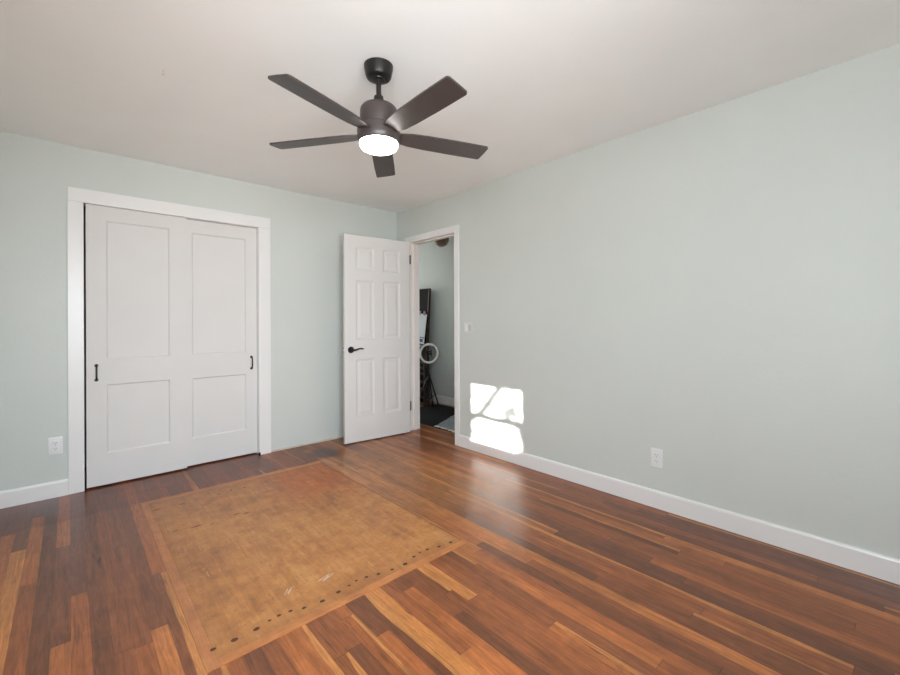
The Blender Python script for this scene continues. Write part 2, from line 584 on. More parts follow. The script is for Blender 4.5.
def window(name, along, a0, a1, z0, z1, plane, sign, bars, label):
    """frame, sill, muntins and pane in the wall opening; along = 'x' or 'y'"""
    fr, pn = MB(), MB()
    d0, d1 = plane - 0.075 * sign, plane - 0.045 * sign
    d0, d1 = min(d0, d1), max(d0, d1)

    def bx(mb, p0, p1, q0, q1, e0=d0, e1=d1, bev=0.003):
        if along == 'x':
            mb.box(p0, p1, e0, e1, q0, q1, bev)
        else:
            mb.box(e0, e1, p0, p1, q0, q1, bev)
    f = 0.006 if name == 'window_1' else 0.045
    bx(fr, a0, a1, z0, z0 + f); bx(fr, a0, a1, z1 - f, z1)
    bx(fr, a0, a0 + f, z0, z1); bx(fr, a1 - f, a1, z0, z1)
    for kind, v, t_ in bars:
        if kind == 'h':
            bx(fr, a0, a1, v - t_ / 2, v + t_ / 2)
        else:
            bx(fr, v - t_ / 2, v + t_ / 2, z0, z1)
    o = tag(fr.build(name, M_TRIM), label, 'window', kind='structure')
    mid = (d0 + d1) / 2
    bx(pn, a0 + f * 0.5, a1 - f * 0.5, z0 + f * 0.5, z1 - f * 0.5, mid - 0.002, mid + 0.002, 0)
    pn.build('window_pane', M_PANE, o)
    # sill and inner casing
    cs = MB()
    c0, c1 = plane, plane + 0.018 * sign
    c0, c1 = min(c0, c1), max(c0, c1)
    k = 0.075
    bx(cs, a0 - k, a0, z0 - k, z1 + k, c0, c1); bx(cs, a1, a1 + k, z0 - k, z1 + k, c0, c1)
    bx(cs, a0, a1, z1, z1 + k, c0, c1); bx(cs, a0, a1, z0 - k, z0, c0, c1)
    cs.build('window_casing', M_TRIM, o)
    return o


window('window_1', 'y', WY0, WY1, WZ0, WZ1, XL, 1, [('h', 1.545, 0.040)], 'small high two light window in the left wall')
window('window_2', 'x', BX0, BX1, BZ0, BZ1, YB, 1, [('v', (BX0 + BX1) / 2, 0.07), ('h', (BZ0 + BZ1) / 2, 0.04)],
       'wide double hung window in the wall behind the camera')

window('added_window', 'y', VY0, VY1, VZ0, VZ1, XL, 1, [('h', (VZ0 + VZ1) / 2, 0.04)], 'unseen double hung window added to light the right wall')  # unseen window, added to carry the near fill light

# ------------------------------------------------------------------ baseboards and casings
BT = 0.015


def base_prof(mb, along, a0, a1, plane, sign, h=0.11):
    """baseboard with an eased top edge"""
    pr = [(0, 0), (BT, 0), (BT, h - 0.012), (BT - 0.003, h - 0.004), (BT - 0.008, h), (0, h)]
    vs = []
    for a in (a0, a1):
        ring = []
        for d, z in pr:
            q = plane + sign * d
            ring.append(mb.bm.verts.new((a, q, z) if along == 'x' else (q, a, z)))
        vs.append(ring)
    n = len(pr)
    for i in range(n):
        j = (i + 1) % n
        mb.bm.faces.new((vs[0][i], vs[0][j], vs[1][j], vs[1][i]))
    mb.bm.faces.new(vs[0][::-1]); mb.bm.faces.new(vs[1])
    return mb


CAS = 0.086
struct('baseboard_right', base_prof(MB(), 'y', YB, DY0 - 0.065, XR, -1), M_TRIM, 'white baseboard along the long right wall', 'baseboard')
struct('baseboard_far', base_prof(MB(), 'x', XL, CX0 - CAS, YF, -1), M_TRIM, 'short white baseboard left of the closet casing', 'baseboard')
struct('baseboard_hall', base_prof(MB(), 'y', HY0, HY1, HX, -1), M_TRIM, 'white baseboard along the shaded hall wall', 'baseboard')
struct('baseboard_left', base_prof(MB(), 'y', YB, YF, XL, 1), M_TRIM, 'white baseboard on the left wall out of sight', 'baseboard')
struct('baseboard_back', base_prof(MB(), 'x', XL + BT, XR - BT, YB, 1), M_TRIM, 'white baseboard behind the camera', 'baseboard')
b = MB()
x = CX1 + CAS + 0.022
random.seed(3)
while x < XR - 0.01:
    x2 = min(x + random.uniform(0.10, 0.26), XR - 0.001)
    b.box(x, x2, YF - 0.004, YF, 0, 0.010 + random.uniform(0, 0.008))
    x = x2
struct('trim_3', b, M_BEIGE, 'rough beige plaster edge at the floor where the baseboard is missing', 'trim')

# closet casing: two legs and a head, with the jamb lining
b = MB()
c = 0.016
b.box(CX0 - CAS, CX0, YF - c, YF, 0, CZ + 0.0, 0.003)
b.box(CX1, CX1 + CAS + 0.018, YF - c, YF, 0, CZ + 0.0, 0.003)
b.box(CX0 - CAS, CX1 + CAS + 0.018, YF - c - 0.001, YF, CZ, CZ + 0.097, 0.003)
trim1 = struct('trim_1', b, M_TRIM, 'white flat casing around the sliding closet doors', 'door casing')
b = MB()
b.box(CX0 - 0.012, CX0, YF, YF + T, 0, CZ, 0.001)
b.box(CX1, CX1 + 0.012, YF, YF + T, 0, CZ, 0.001)
b.box(CX0 - 0.012, CX1 + 0.012, YF, YF + T, CZ, CZ + 0.012, 0.001)
b.build('jamb_lining', M_TRIM, trim1)

# doorway casing, jamb and stop
b = MB()
cy0, cy1 = DY0 - 0.062, DY1 + 0.085
b.box(XR - c, XR, cy0, DY0, 0, DZ, 0.003)
b.box(XR - c, XR, DY1, cy1, 0, DZ, 0.003)
b.box(XR - c - 0.001, XR, cy0, cy1, DZ, DZ + 0.066, 0.003)
trim2 = struct('trim_2', b, M_TRIM, 'white flat casing around the open hall doorway', 'door casing')
b = MB()
b.box(XR, XR + T, DY0 - 0.012, DY0, 0, DZ, 0.001)
b.box(XR, XR + T, DY1, DY1 + 0.012, 0, DZ, 0.001)
b.box(XR, XR + T, DY0 - 0.012, DY1 + 0.012, DZ, DZ + 0.012, 0.001)
b.build('jamb_lining', M_JAMB, trim2)
b = MB()
b.box(XR + 0.04, XR + 0.075, DY1 - 0.011, DY1, 0, DZ, 0.002)
b.box(XR + 0.04, XR + 0.075, DY0, DY0 + 0.011, 0, DZ, 0.002)
b.box(XR + 0.04, XR + 0.075, DY0, DY1, DZ - 0.011, DZ, 0.002)
b.build('door_stop', M_JAMB, trim2)
b = MB()
b.box(XR + T, XR + T + c, cy0, DY0, 0, DZ, 0.003)
b.box(XR + T, XR + T + c, DY1, cy1, 0, DZ, 0.003)
b.box(XR + T, XR + T + c, cy0, cy1, DZ, DZ + 0.066, 0.003)
b.build('hall_casing', M_TRIM, trim2)

# ------------------------------------------------------------------ doors


def panel_slab(w_, h_, t_, panels, rings):
    """door slab: x 0..w, z 0..h, front face at y = 0 (towards -y), back at y = t.
    panels: (x0, x1, z0, z1); rings: list of (inset, depth) steps into the panel"""
    mb = MB()
    b = mb.bm
    xs = sorted({0.0, w_} | {q for p in panels for q in p[:2]})
    zs = sorted({0.0, h_} | {q for p in panels for q in p[2:]})
    for side, y in ((1, 0.0), (-1, t_)):
        cache = {}

        def V(x_, z_, d):
            k = (round(x_, 5), round(z_, 5), round(d, 5))
            if k not in cache:
                cache[k] = b.verts.new((x_, y + side * d, z_))
            return cache[k]
        for i in range(len(xs) - 1):
            for j in range(len(zs) - 1):
                x0, x1, z0, z1 = xs[i], xs[i + 1], zs[j], zs[j + 1]
                isp = any(p[0] <= x0 + 1e-6 and p[1] >= x1 - 1e-6 and p[2] <= z0 + 1e-6 and p[3] >= z1 - 1e-6 for p in panels)
                if not isp:
                    b.faces.new((V(x0, z0, 0), V(x1, z0, 0), V(x1, z1, 0), V(x0, z1, 0)))
        for (x0, x1, z0, z1) in panels:
            # outer ring must use every grid vertex on its border
            bx_ = [q for q in xs if x0 - 1e-6 <= q <= x1 + 1e-6]
            bz_ = [q for q in zs if z0 - 1e-6 <= q <= z1 + 1e-6]
            prev = [(x0, z0), (x1, z0), (x1, z1), (x0, z1)]
            pd = 0.0
            for n_, (ins, dep) in enumerate(rings):
                cur = [(x0 + ins, z0 + ins), (x1 - ins, z0 + ins), (x1 - ins, z1 - ins), (x0 + ins, z1 - ins)]
                for k in range(4):
                    l = (k + 1) % 4
                    a_, c_ = prev[k], prev[l]
                    edge = [a_, c_]
                    if n_ == 0:
                        if k in (0, 2):
                            seq = [(q, a_[1]) for q in bx_]
                        else:
                            seq = [(a_[0], q) for q in bz_]
                        if k in (2, 3):
                            seq = seq[::-1]
                        edge = seq
                    b.faces.new([V(*e_, pd) for e_ in edge] + [V(*cur[l], dep), V(*cur[k], dep)])
                prev, pd = cur, dep
            b.faces.new([V(*q, pd) for q in prev])
    # rim
    mb2 = b
    for (p, q) in (((0, 0), (w_, 0)), ((w_, 0), (w_, h_)), ((w_, h_), (0, h_)), ((0, h_), (0, 0))):
        vs = [mb2.verts.new((p[0], 0, p[1])), mb2.verts.new((q[0], 0, q[1])), mb2.verts.new((q[0], t_, q[1])), mb2.verts.new((p[0], t_, p[1]))]
        mb2.faces.new(vs)
    bmesh.ops.remove_doubles(b, verts=b.verts[:], dist=1e-5)
    return mb


SHAKER = [(0.004, 0.003), (0.010, 0.011)]
RAISED = [(0.003, 0.003), (0.014, 0.0085), (0.030, 0.0085), (0.050, 0.003)]


def d_pull(parent, x, z, y=0.0):
    """dark C-shaped pull, feet on the door face"""
    mb = MB()
    L = 0.052
    pts = [(x, y + 0.001, z - L), (x, y - 0.014, z - L), (x, y - 0.024, z - L + 0.008), (x, y - 0.029, z - L * 0.45), (x, y - 0.030, z),
           (x, y - 0.029, z + L * 0.45), (x, y - 0.024, z + L - 0.008), (x, y - 0.014, z + L), (x, y + 0.001, z + L)]
    mb.tube(pts, [0.008, 0.0065, 0.006, 0.0055, 0.0055, 0.0055, 0.006, 0.0065, 0.008], 10)
    for s in (-1, 1):
        q = bmesh.new()
        bmesh.ops.create_cone(q, cap_ends=True, segments=16, radius1=0.0115, radius2=0.009, depth=0.005)
        mb.add(q, Matrix.Translation((x, y - 0.0025, z + s * L)) @ Matrix.Rotation(PI / 2, 4, 'X'))
    return mb.build('door_handle', M_BLACK, parent, True)


D1 = panel_slab(0.618, 2.036, 0.034, [(0.112, 0.504, 0.228, 0.732), (0.112, 0.504, 0.918, 1.935)], SHAKER).build('door_1', M_DOOR)
D1.location = (CX0 + 0.012, YF + 0.008, 0.012)
tag(D1, 'left white two panel closet door sliding in front of the other', 'door', kind='structure')
d_pull(D1, 0.055, 0.822)
D2 = panel_slab(0.600, 2.036, 0.034, [(0.090, 0.512, 0.222, 0.722), (0.090, 0.512, 0.918, 1.930)], SHAKER).build('door_2', M_DOOR)
D2.location = (CX1 - 0.6005, YF + 0.050, 0.012)
tag(D2, 'right white two panel closet door set behind the left one', 'door', kind='structure')
d_pull(D2, 0.555, 0.820)
b = MB()
b.box(CX1 - 0.010, CX1 + 0.004, YF - 0.034, YF - 0.016, 0.0, 0.026, 0.002)
tag(b.build('floor_guide', M_BLACK), 'small black door guide on the floor at the closet casing foot', 'door guide')

# hinged six panel door, open about 93 degrees into the room
DW, DT_, DH = 0.740, 0.035, 2.044
st = 0.118
pw = (DW - 2 * st - 0.100) / 2
px = [(st, st + pw), (DW - st - pw, DW - st)]
pz = [(0.245, 0.815), (1.010, 1.600), (1.700, 1.930)]
pan = [(a[0], a[1], q[0], q[1]) for a in px for q in pz]
D3 = panel_slab(DW, DH, DT_, pan, RAISED).build('door_3', M_DOOR)
tag(D3, 'white six panel door standing open beside the hall doorway', 'door', kind='structure')
# local x = 0 is the free edge, x = DW the hinge edge; front (-y) faces the camera
ang = math.radians(-5.0)
hinge = Vector((2.713, 3.632, 0.010))
D3.rotation_euler = (0, 0, ang)
D3.location = hinge - Matrix.Rotation(ang, 3, 'Z') @ Vector((DW, 0, 0))
hz = 0.912
b = MB()
q = bmesh.new()
bmesh.ops.create_cone(q, cap_ends=True, segments=32, radius1=0.033, radius2=0.028, depth=0.010)
b.add(q, Matrix.Translation((0.066, -0.005, hz)) @ Matrix.Rotation(PI / 2, 4, 'X'))
hd = b.build('door_handle', M_BLACK, D3, True)
b = MB()
b.tube([(0.066, -0.008, hz), (0.066, -0.045, hz)], 0.0105, 14)
b.tube([(0.066, -0.045, hz), (0.078, -0.050, hz - 0.001), (0.098, -0.050, hz + 0.001), (0.122, -0.050, hz + 0.009), (0.148, -0.049, hz + 0.013),
        (0.170, -0.047, hz + 0.009), (0.178, -0.046, hz + 0.006)], [0.011, 0.010, 0.0085, 0.0075, 0.0070, 0.0068, 0.005], 12)
b.build('lever', M_BLACK, hd, True)
b = MB()
q = bmesh.new()
bmesh.ops.create_cone(q, cap_ends=True, segments=32, radius1=0.033, radius2=0.028, depth=0.010)
b.add(q, Matrix.Translation((0.066, DT_ + 0.005, hz)) @ Matrix.Rotation(-PI / 2, 4, 'X'))
b.tube([(0.066, DT_ + 0.008, hz), (0.066, DT_ + 0.042, hz), (0.10, DT_ + 0.046, hz), (0.17, DT_ + 0.044, hz + 0.008)], [0.0105, 0.011, 0.009, 0.006], 12)
b.build('door_handle', M_BLACK, D3, True)
lp = MB().box(-0.0016, 0.001, 0.005, DT_ - 0.005, hz - 0.030, hz + 0.030, 0.0004, 1).build('latch_plate', M_PLATE, D3)
for s in (-1, 1):
    b = MB()
    q = bmesh.new()
    bmesh.ops.create_uvsphere(q, u_segments=14, v_segments=8, radius=0.0075)
    b.add(q, Matrix.Translation((-0.0015, DT_ / 2, hz + s * 0.019)) @ Matrix.Diagonal((0.35, 1, 1, 1)))
    b.build('screw', M_BLACK, lp, True)
for z in (0.28, 1.855):
    b = MB()
    b.tube([(DW + 0.006, -0.004, z - 0.045), (DW + 0.006, -0.004, z + 0.045)], 0.0075, 12)
    b.box(DW, DW + 0.005, -0.002, 0.030, z - 0.042, z + 0.042)
    for k in (-1, 1):
        b.tube([(DW + 0.006, -0.004, z + k * 0.045), (DW + 0.006, -0.004, z + k * 0.050)], [0.0085, 0.004], 12)
    b.build('hinge', M_HINGE, D3, True)

# ------------------------------------------------------------------ ceiling fan
FX, FY = 1.118, 1.740
fan = tag(empty('ceiling_fan', (FX, FY, H)), 'dark five blade ceiling fan with a lit round lamp', 'ceiling fan')


def fz(pr):
    return [(r, z - H) for r, z in pr]


MB().lathe(fz([(0, 2.372), (0.028, 2.372), (0.030, 2.376), (0.052, 2.377), (0.058, 2.381), (0.062, 2.390), (0.0695, 2.424), (0.0705, 2.4385), (0.068, 2.4395), (0, 2.4395)]), 48).build('canopy', M_BLACK, fan, True)
MB().lathe(fz([(0, 2.262), (0.0125, 2.262), (0.0125, 2.384), (0, 2.384)]), 24).build('downrod', M_BLACK, fan, True)
MB().lathe(fz([(0, 2.240), (0.030, 2.240), (0.030, 2.258), (0.027, 2.262), (0.024, 2.278), (0.022, 2.290), (0.014, 2.292), (0, 2.292)]), 28).build('coupling', M_BLACK, fan, True)
MB().lathe(fz([(0, 2.140), (0.088, 2.140), (0.090, 2.150), (0.090, 2.212), (0.087, 2.228), (0.078, 2.238), (0.060, 2.243), (0, 2.245)]), 56).build('motor_housing', M_BLADE, fan, True)
MB().lathe(fz([(0, 2.062), (0.094, 2.062), (0.101, 2.070), (0.104, 2.090), (0.104, 2.122), (0.100, 2.136), (0.090, 2.142), (0, 2.142)]), 56).build('lamp_housing', M_BLADE, fan, True)
MB().lathe(fz([(0, 2.028), (0.050, 2.029), (0.074, 2.033), (0.086, 2.040), (0.0915, 2.050), (0.0925, 2.0625), (0, 2.0625)]), 56).build('lamp_lens', M_LENS, fan, True)
R_TIP, BW = 0.576, 0.116
for k in range(5):
    a = math.radians(-19 + 72 * k)
    mb = MB()
    q = bmesh.new()
    # plan outline (x = radius, y = width), root narrower than the square-cut tip
    outl = [(0.080, -0.030), (0.115, -0.040), (0.16, -0.050), (0.24, -0.0555), (0.40, -0.0585), (R_TIP - 0.012, -BW / 2), (R_TIP - 0.003, -BW / 2 + 0.004),
            (R_TIP, -BW / 2 + 0.012), (R_TIP - 0.002, 0.0), (R_TIP - 0.006, BW / 2 - 0.010), (R_TIP - 0.010, BW / 2 - 0.003), (R_TIP - 0.018, BW / 2),
            (0.40, 0.0585), (0.24, 0.0555), (0.16, 0.050), (0.115, 0.040), (0.080, 0.030)]
    for zz in (-0.004, 0.004):
        vs = [q.verts.new((x_, y_, zz)) for x_, y_ in outl]
        q.faces.new(vs if zz > 0 else vs[::-1])
    n_ = len(outl)
    q.verts.ensure_lookup_table()
    for i in range(n_):
        j = (i + 1) % n_
        q.faces.new((q.verts[i], q.verts[j], q.verts[n_ + j], q.verts[n_ + i]))
    mb.add(q, Matrix.Rotation(a, 4, 'Z') @ Matrix.Translation((0, 0, 2.104 - H)) @ Matrix.Rotation(math.radians(-11), 4, 'X'))
    mb.build('blade', M_BLADE, fan)

# little hook left in the ceiling
b = MB()
hx, hy_ = 0.346, 2.470
b.tube([(hx, hy_, H), (hx, hy_, H - 0.012), (hx + 0.004, hy_ - 0.003, H - 0.018), (hx + 0.002, hy_ - 0.002, H - 0.026), (hx - 0.004, hy_ + 0.003, H - 0.024)], 0.0022, 8)
tag(b.build('ceiling_hook', M_KNOB, None, True), 'tiny grey hook in the ceiling left of the fan', 'hook')

# ------------------------------------------------------------------ wall plates


def outlet(name, label, loc, rz):
    """duplex outlet, local front = -y"""
    t_ = tag(empty(name, loc, rz), label, 'outlet', 'wall outlets')
    MB().box(-0.037, 0.037, -0.006, 0.0, -0.060, 0.060, 0.003, 3).build('cover_plate', M_PLATE, t_, True)
    for s in (-1, 1):
        q = MB()
        pts = []
        for i in range(24):
            an = 2 * PI * i / 24
            pts.append((0.0175 * max(-1, min(1, 1.15 * math.cos(an))), 0.0145 * max(-1, min(1, 1.2 * math.sin(an)))))
        lo = [q.bm.verts.new((x_, -0.005, s * 0.0195 + z_)) for x_, z_ in pts]
        hi = [q.bm.verts.new((x_ * 0.94, -0.0085, s * 0.0195 + z_ * 0.94)) for x_, z_ in pts]
        for i in range(24):
            j = (i + 1) % 24
            q.bm.faces.new((lo[i], lo[j], hi[j], hi[i]))
        q.bm.faces.new(hi)
        rec = q.build('receptacle', M_PLATE, t_)
        sl = MB()
        for dx, hh in ((-0.0065, 0.0075), (0.0065, 0.006)):
            sl.box(dx - 0.0012, dx + 0.0012, -0.0090, -0.0080, s * 0.0195 + 0.003 - hh / 2, s * 0.0195 + 0.003 + hh / 2)
        sl.tube([(0, -0.0080, s * 0.0195 - 0.0075), (0, -0.0090, s * 0.0195 - 0.0075)], 0.0024, 12)
        sl.build('slot', M_SLOT, rec)
    q = MB().tube([(0, -0.005, 0), (0, -0.0075, 0)], 0.0030, 12)
    q.build('screw', M_KNOB, t_)
    return t_


outlet('wall_outlet', 'white duplex outlet on the right wall below mid height', (XR, 1.094, 0.318), -PI / 2)
outlet('wall_outlet', 'white duplex outlet beside the left leg of the closet casing', (-0.074, YF, 0.352), 0)

sw = tag(empty('light_switch', (XR, 2.797, 1.135), -PI / 2), 'white double light switch plate beside the hall doorway', 'light switch')
MB().box(-0.058, 0.058, -0.006, 0.0, -0.058, 0.058, 0.003, 3).build('cover_plate', M_SWPLATE, sw, True)
for dx, mt in ((-0.026, M_PLATE), (0.026, M_KNOB)):
    q = bmesh.new()
    bmesh.ops.create_cube(q, size=1)
    bmesh.ops.bevel(q, geom=q.edges[:], offset=0.06, segments=2, affect='EDGES')
    mb = MB()
    mb.add(q, Matrix.Translation((dx, -0.0075, 0)) @ Matrix.Rotation(math.radians(5), 4, 'X') @ Matrix.Diagonal((0.032, 0.010, 0.066, 1)))
    o = mb.build('rocker', mt, sw, True)
    if mt is M_KNOB:
        o['label'] = 'grey rocker'

# ------------------------------------------------------------------ plywood patch let into the floor
PX0, PX1, PY0, PY1 = 0.342, 1.582, 1.612, 3.425
ply = tag(empty('plywood_patch', ((PX0 + PX1) / 2, (PY0 + PY1) / 2, 0)), 'worn tan plywood patch let into the oak floor', 'floor patch')
ox, oy = (PX0 + PX1) / 2, (PY0 + PY1) / 2


def plate(name, x0, x1, y0, y1, z1, mat):
    return MB().box(x0 - ox, x1 - ox, y0 - oy, y1 - oy, 0.0, z1, 0.0006, 1).build(name, mat, ply)


E1 = 0.042
plate('panel', PX0 + E1 + 0.0002, PX1 - 0.0, PY0 + E1 + 0.0002, PY1 - 0.0542, 0.0024, M_PLY)
plate('edge_strip', PX0, PX0 + E1, PY0, PY1, 0.0026, M_PLYEDGE)
plate('edge_strip', PX0 + E1 + 0.0002, PX1, PY0, PY0 + E1, 0.0026, M_PLYEDGE2)
plate('edge_strip', PX0 + E1 + 0.0002, PX1, PY1 - 0.054, PY1, 0.0026, M_PLYEDGE2)
NAILS = [(0.384, 1.714, 1.2), (0.455, 1.711, 1.5), (0.534, 1.714, 1.4), (0.588, 1.727, 0.8), (0.627, 1.731, 1.0), (0.671, 1.725, 1.0), (0.720, 1.705, 1.1),
         (0.796, 1.694, 1.3), (0.875, 1.703, 1.3), (0.932, 1.712, 0.8), (0.975, 1.722, 0.8), (1.023, 1.714, 1.0), (1.077, 1.696, 1.1), (1.145, 1.682, 1.0),
         (1.218, 1.677, 1.5), (1.290, 1.699, 1.1), (1.336, 1.708, 0.8), (1.382, 1.704, 1.1), (1.445, 1.685, 1.1), (1.519, 1.675, 1.2)]
random.seed(11)
for i, (nx, ny, sc_) in enumerate(NAILS):
    mb = MB()
    vs = []
    for z_, k_ in ((0.0015, 1.0), (0.0026, 1.0), (0.0029, 0.8)):
        vs.append([mb.bm.verts.new((nx - ox + 0.0088 * sc_ * k_ * math.cos(q) * random.uniform(0.86, 1.12),
                                    ny - oy + 0.0068 * sc_ * k_ * math.sin(q) * random.uniform(0.86, 1.12), z_)) for q in [2 * PI * j / 14 for j in range(14)]])
    for a_, d_ in zip(vs, vs[1:]):
        for j in range(14):
            l = (j + 1) % 14
            mb.bm.faces.new((a_[j], a_[l], d_[l], d_[j]))
    mb.bm.faces.new(vs[-1])
    mb.build('nail', M_NAIL, ply)
for (nx, ny, ln, an) in ((0.712, 1.857, 0.050, 0.8), (0.886, 1.838, 0.075, 0.35)):
    mb = MB()
    for k in range(4):
        q = bmesh.new()
        bmesh.ops.create_cube(q, size=1)
        l_ = ln * random.uniform(0.5, 1.0)
        mb.add(q, Matrix.Translation((nx - ox + random.uniform(-0.012, 0.012), ny - oy + random.uniform(-0.008, 0.008), 0.0023)) @ Matrix.Rotation(an + random.uniform(-0.15, 0.15), 4, 'Z') @ Matrix.Diagonal((l_, random.uniform(0.003, 0.006), 0.0004, 1)))
    mb.build('paint_scuff', M_SCUFF, ply)

for (nx, ny, ln) in ((0.408, 3.24, 0.05), (0.544, 3.226, 0.035), (0.765, 3.238, 0.03), (0.845, 3.251, 0.02), (0.932, 3.242, 0.025),
                     (0.446, 2.839, 0.03), (0.545, 2.815, 0.07), (0.621, 2.785, 0.018), (0.768, 2.824, 0.05), (0.817, 2.799, 0.04)):
    mb = MB()
    vs = [mb.bm.verts.new((nx - ox + 0.5 * ln * math.cos(q) * random.uniform(0.7, 1.2), ny - oy + 0.007 * math.sin(q) * random.uniform(0.6, 1.3), 0.0026)) for q in [2 * PI * j / 12 for j in range(12)]]
    mb.bm.faces.new(vs)
    ext = bmesh.ops.extrude_face_region(mb.bm, geom=mb.bm.faces[:])
    bmesh.ops.translate(mb.bm, verts=[g for g in ext['geom'] if isinstance(g, bmesh.types.BMVert)], vec=(0, 0, -0.001))
    mb.build('scar', M_SCAR, ply)

# ------------------------------------------------------------------ the hall beyond the doorway
# black mat, then the small rug partly on it
mb = MB()
mb.box(3.05, 3.93, 3.05, 4.60, 0.0, 0.009, 0.004, 2)
tag(mb.build('floor_mat', M_MAT, None, True), 'black mat on the hall floor beyond the doorway', 'mat')

rug = MB()
rb = rug.bm
random.seed(5)
P00, P10, P11, P01 = Vector((3.02, 2.70)), Vector((3.66, 2.78)), Vector((3.60, 3.90)), Vector((3.07, 3.63))
NU, NV = 46, 60
grid = []
for i in range(NU + 1):
    row = []
    for j in range(NV + 1):
        u_, v_ = i / NU, j / NV
        p = (1 - u_) * (1 - v_) * P00 + u_ * (1 - v_) * P10 + u_ * v_ * P11 + (1 - u_) * v_ * P01
        edge = min(u_, 1 - u_, v_, 1 - v_)
        zz = 0.012 + min(1, edge * 9) * 0.014 + random.uniform(-0.004, 0.004) * min(1, edge * 12)
        wob = Vector((random.uniform(-0.006, 0.006), random.uniform(-0.006, 0.006)))
        row.append(rb.verts.new((p.x + wob.x, p.y + wob.y, zz)))
    grid.append(row)
for i in range(NU):
    for j in range(NV):
        rb.faces.new((grid[i][j], grid[i + 1][j], grid[i + 1][j + 1], grid[i][j + 1]))
bord = [grid[i][0] for i in range(NU + 1)] + [grid[NU][j] for j in range(1, NV + 1)] + [grid[i][NV] for i in range(NU - 1, -1, -1)] + [grid[0][j] for j in range(NV - 1, 0, -1)]
low = [rb.verts.new((v.co.x, v.co.y, 0.0095)) for v in bord]
for i in range(len(bord)):
    j = (i + 1) % len(bord)
    rb.faces.new((bord[j], bord[i], low[i], low[j]))
rugo = tag(rug.build('shaggy_rug', M_RUG, None, True), 'small blue grey shaggy rug lying on the black hall mat', 'rug')
fr = MB()
for s in range(90):
    v_ = random.random()
    p = P00.lerp(P01, v_)
    ln = random.uniform(0.010, 0.03)
    a_ = random.uniform(-0.5, 0.5)
    fr.tube([(p.x + 0.012, p.y, 0.016), (p.x - ln * 0.5, p.y + a_ * ln * 0.5, 0.016), (p.x - ln, p.y + a_ * ln, 0.012)], [0.004, 0.004, 0.002], 5)
fr.build('fringe', M_FRINGE, rugo)['kind'] = 'stuff'

# black board leaning on the hall wall, with a brown wooden frame edge
lean = tag(empty('leaning_board', (3.87, 5.302, 0)), 'tall black board with a brown wooden edge leaning against the hall wall', 'board')


def lean_box(mb, y0, y1, s0, s1, d0, d1, bev=0.003):
    """box on a plane that leans: s runs up the slope, d is the distance in front of it (towards -x)"""
    q = bmesh.new()
    bmesh.ops.create_cube(q, size=1)
    mt = Matrix.Translation(((-(d0 + d1) / 2), (y0 + y1) / 2, (s0 + s1) / 2)) @ Matrix.Diagonal((d1 - d0, y1 - y0, s1 - s0, 1))
    q.transform(mt)
    if bev:
        bmesh.ops.bevel(q, geom=q.edges[:], offset=bev, segments=2, affect='EDGES')
    mb.add(q, Matrix.Rotation(math.atan2(0.095, 1.66), 4, 'Y'))


mb = MB()
lean_box(mb, -0.50, 0.50, 0.012, 1.690, 0.004, 0.030)
mb.build('board_face', M_BOARD, lean)
for y_ in (-0.525, 0.500):
    mb = MB()
    lean_box(mb, y_, y_ + 0.025, 0.010, 1.690, 0.0, 0.036)
    mb.build('frame_rail', M_WOOD, lean)

# paper pad hung in front of the board
pad = tag(empty('paper_pad', (3.816, 5.245, 0)), 'white paper pad with blue marks hung on the black board', 'paper pad')
mb = MB()
lean_box(mb, -0.33, 0.33, 0.86, 1.345, 0.0, 0.008, 0.001)
mb.build('sheet', M_PAPER, pad)
pad.rotation_euler = (0.10, 0, 0)
mb = MB()
lean_box(mb, -0.325, 0.10, 0.988, 1.002, 0.008, 0.009, 0); lean_box(mb, -0.30, -0.16, 0.925, 0.975, 0.008, 0.009, 0)
lean_box(mb, -0.325, -0.22, 0.872, 0.905, 0.008, 0.009, 0)
mb.build('blue_mark', M_BLUE, pad)
for k in range(6):
    mb = MB()
    lean_box(mb, -0.30 + k * 0.115, -0.25 + k * 0.115, 1.325, 1.385, -0.002, 0.014, 0.003)
    mb.build('binding_clip', M_CLIP, pad)

# dark rack standing under the board
rack = tag(empty('wooden_rack', (3.745, 4.885, 0)), 'low dark wooden rack with rails behind the tripod', 'rack')
for y_ in (-0.26, 0.26):
    for x_ in (-0.034, 0.034):
        MB().box(x_ - 0.012, x_ + 0.012, y_ - 0.014, y_ + 0.014, 0, 0.645, 0.002).build('upright', M_RACK, rack)
for z_ in (0.10, 0.22, 0.32, 0.44, 0.52, 0.60):
    MB().box(-0.044, 0.044, -0.246, 0.246, z_, z_ + 0.022, 0.002).build('shelf' if z_ in (0.10, 0.44, 0.60) else 'rail', M_RACK, rack)

# ring light on its tripod
RX, RY, RZ = 3.60, 4.387, 0.768
ring = tag(empty('ring_light', (RX, RY, 0)), 'white ring light on a black tripod in the hall', 'ring light')
vdir = Vector((RX, RY, 0)).normalized()
side = Vector((vdir.y, -vdir.x, 0))
side = (side + 0.35 * vdir).normalized()
upv = Vector((0, 0, 1))
mb = MB(); mb.torus((0, 0, RZ), side, upv, 0.124, 0.0155, 64, 12, 0.7)
mb.build('ring', M_RING, ring, True)
mb = MB()
nrm = side.cross(upv)
back = nrm if nrm.dot(vdir) > 0 else -nrm
mb.torus((back.x * 0.012, back.y * 0.012, RZ), side, upv, 0.124, 0.0185, 64, 10, 0.6)
mb.build('ring_shell', M_BLACK, ring, True)
mb = MB()
pb = Vector((back.x * 0.012, back.y * 0.012, 0))
mb.tube([pb + Vector((0, 0, RZ - 0.13)), pb + Vector((0, 0, RZ - 0.05)), pb + Vector((0, 0, RZ + 0.01))], 0.007, 8)
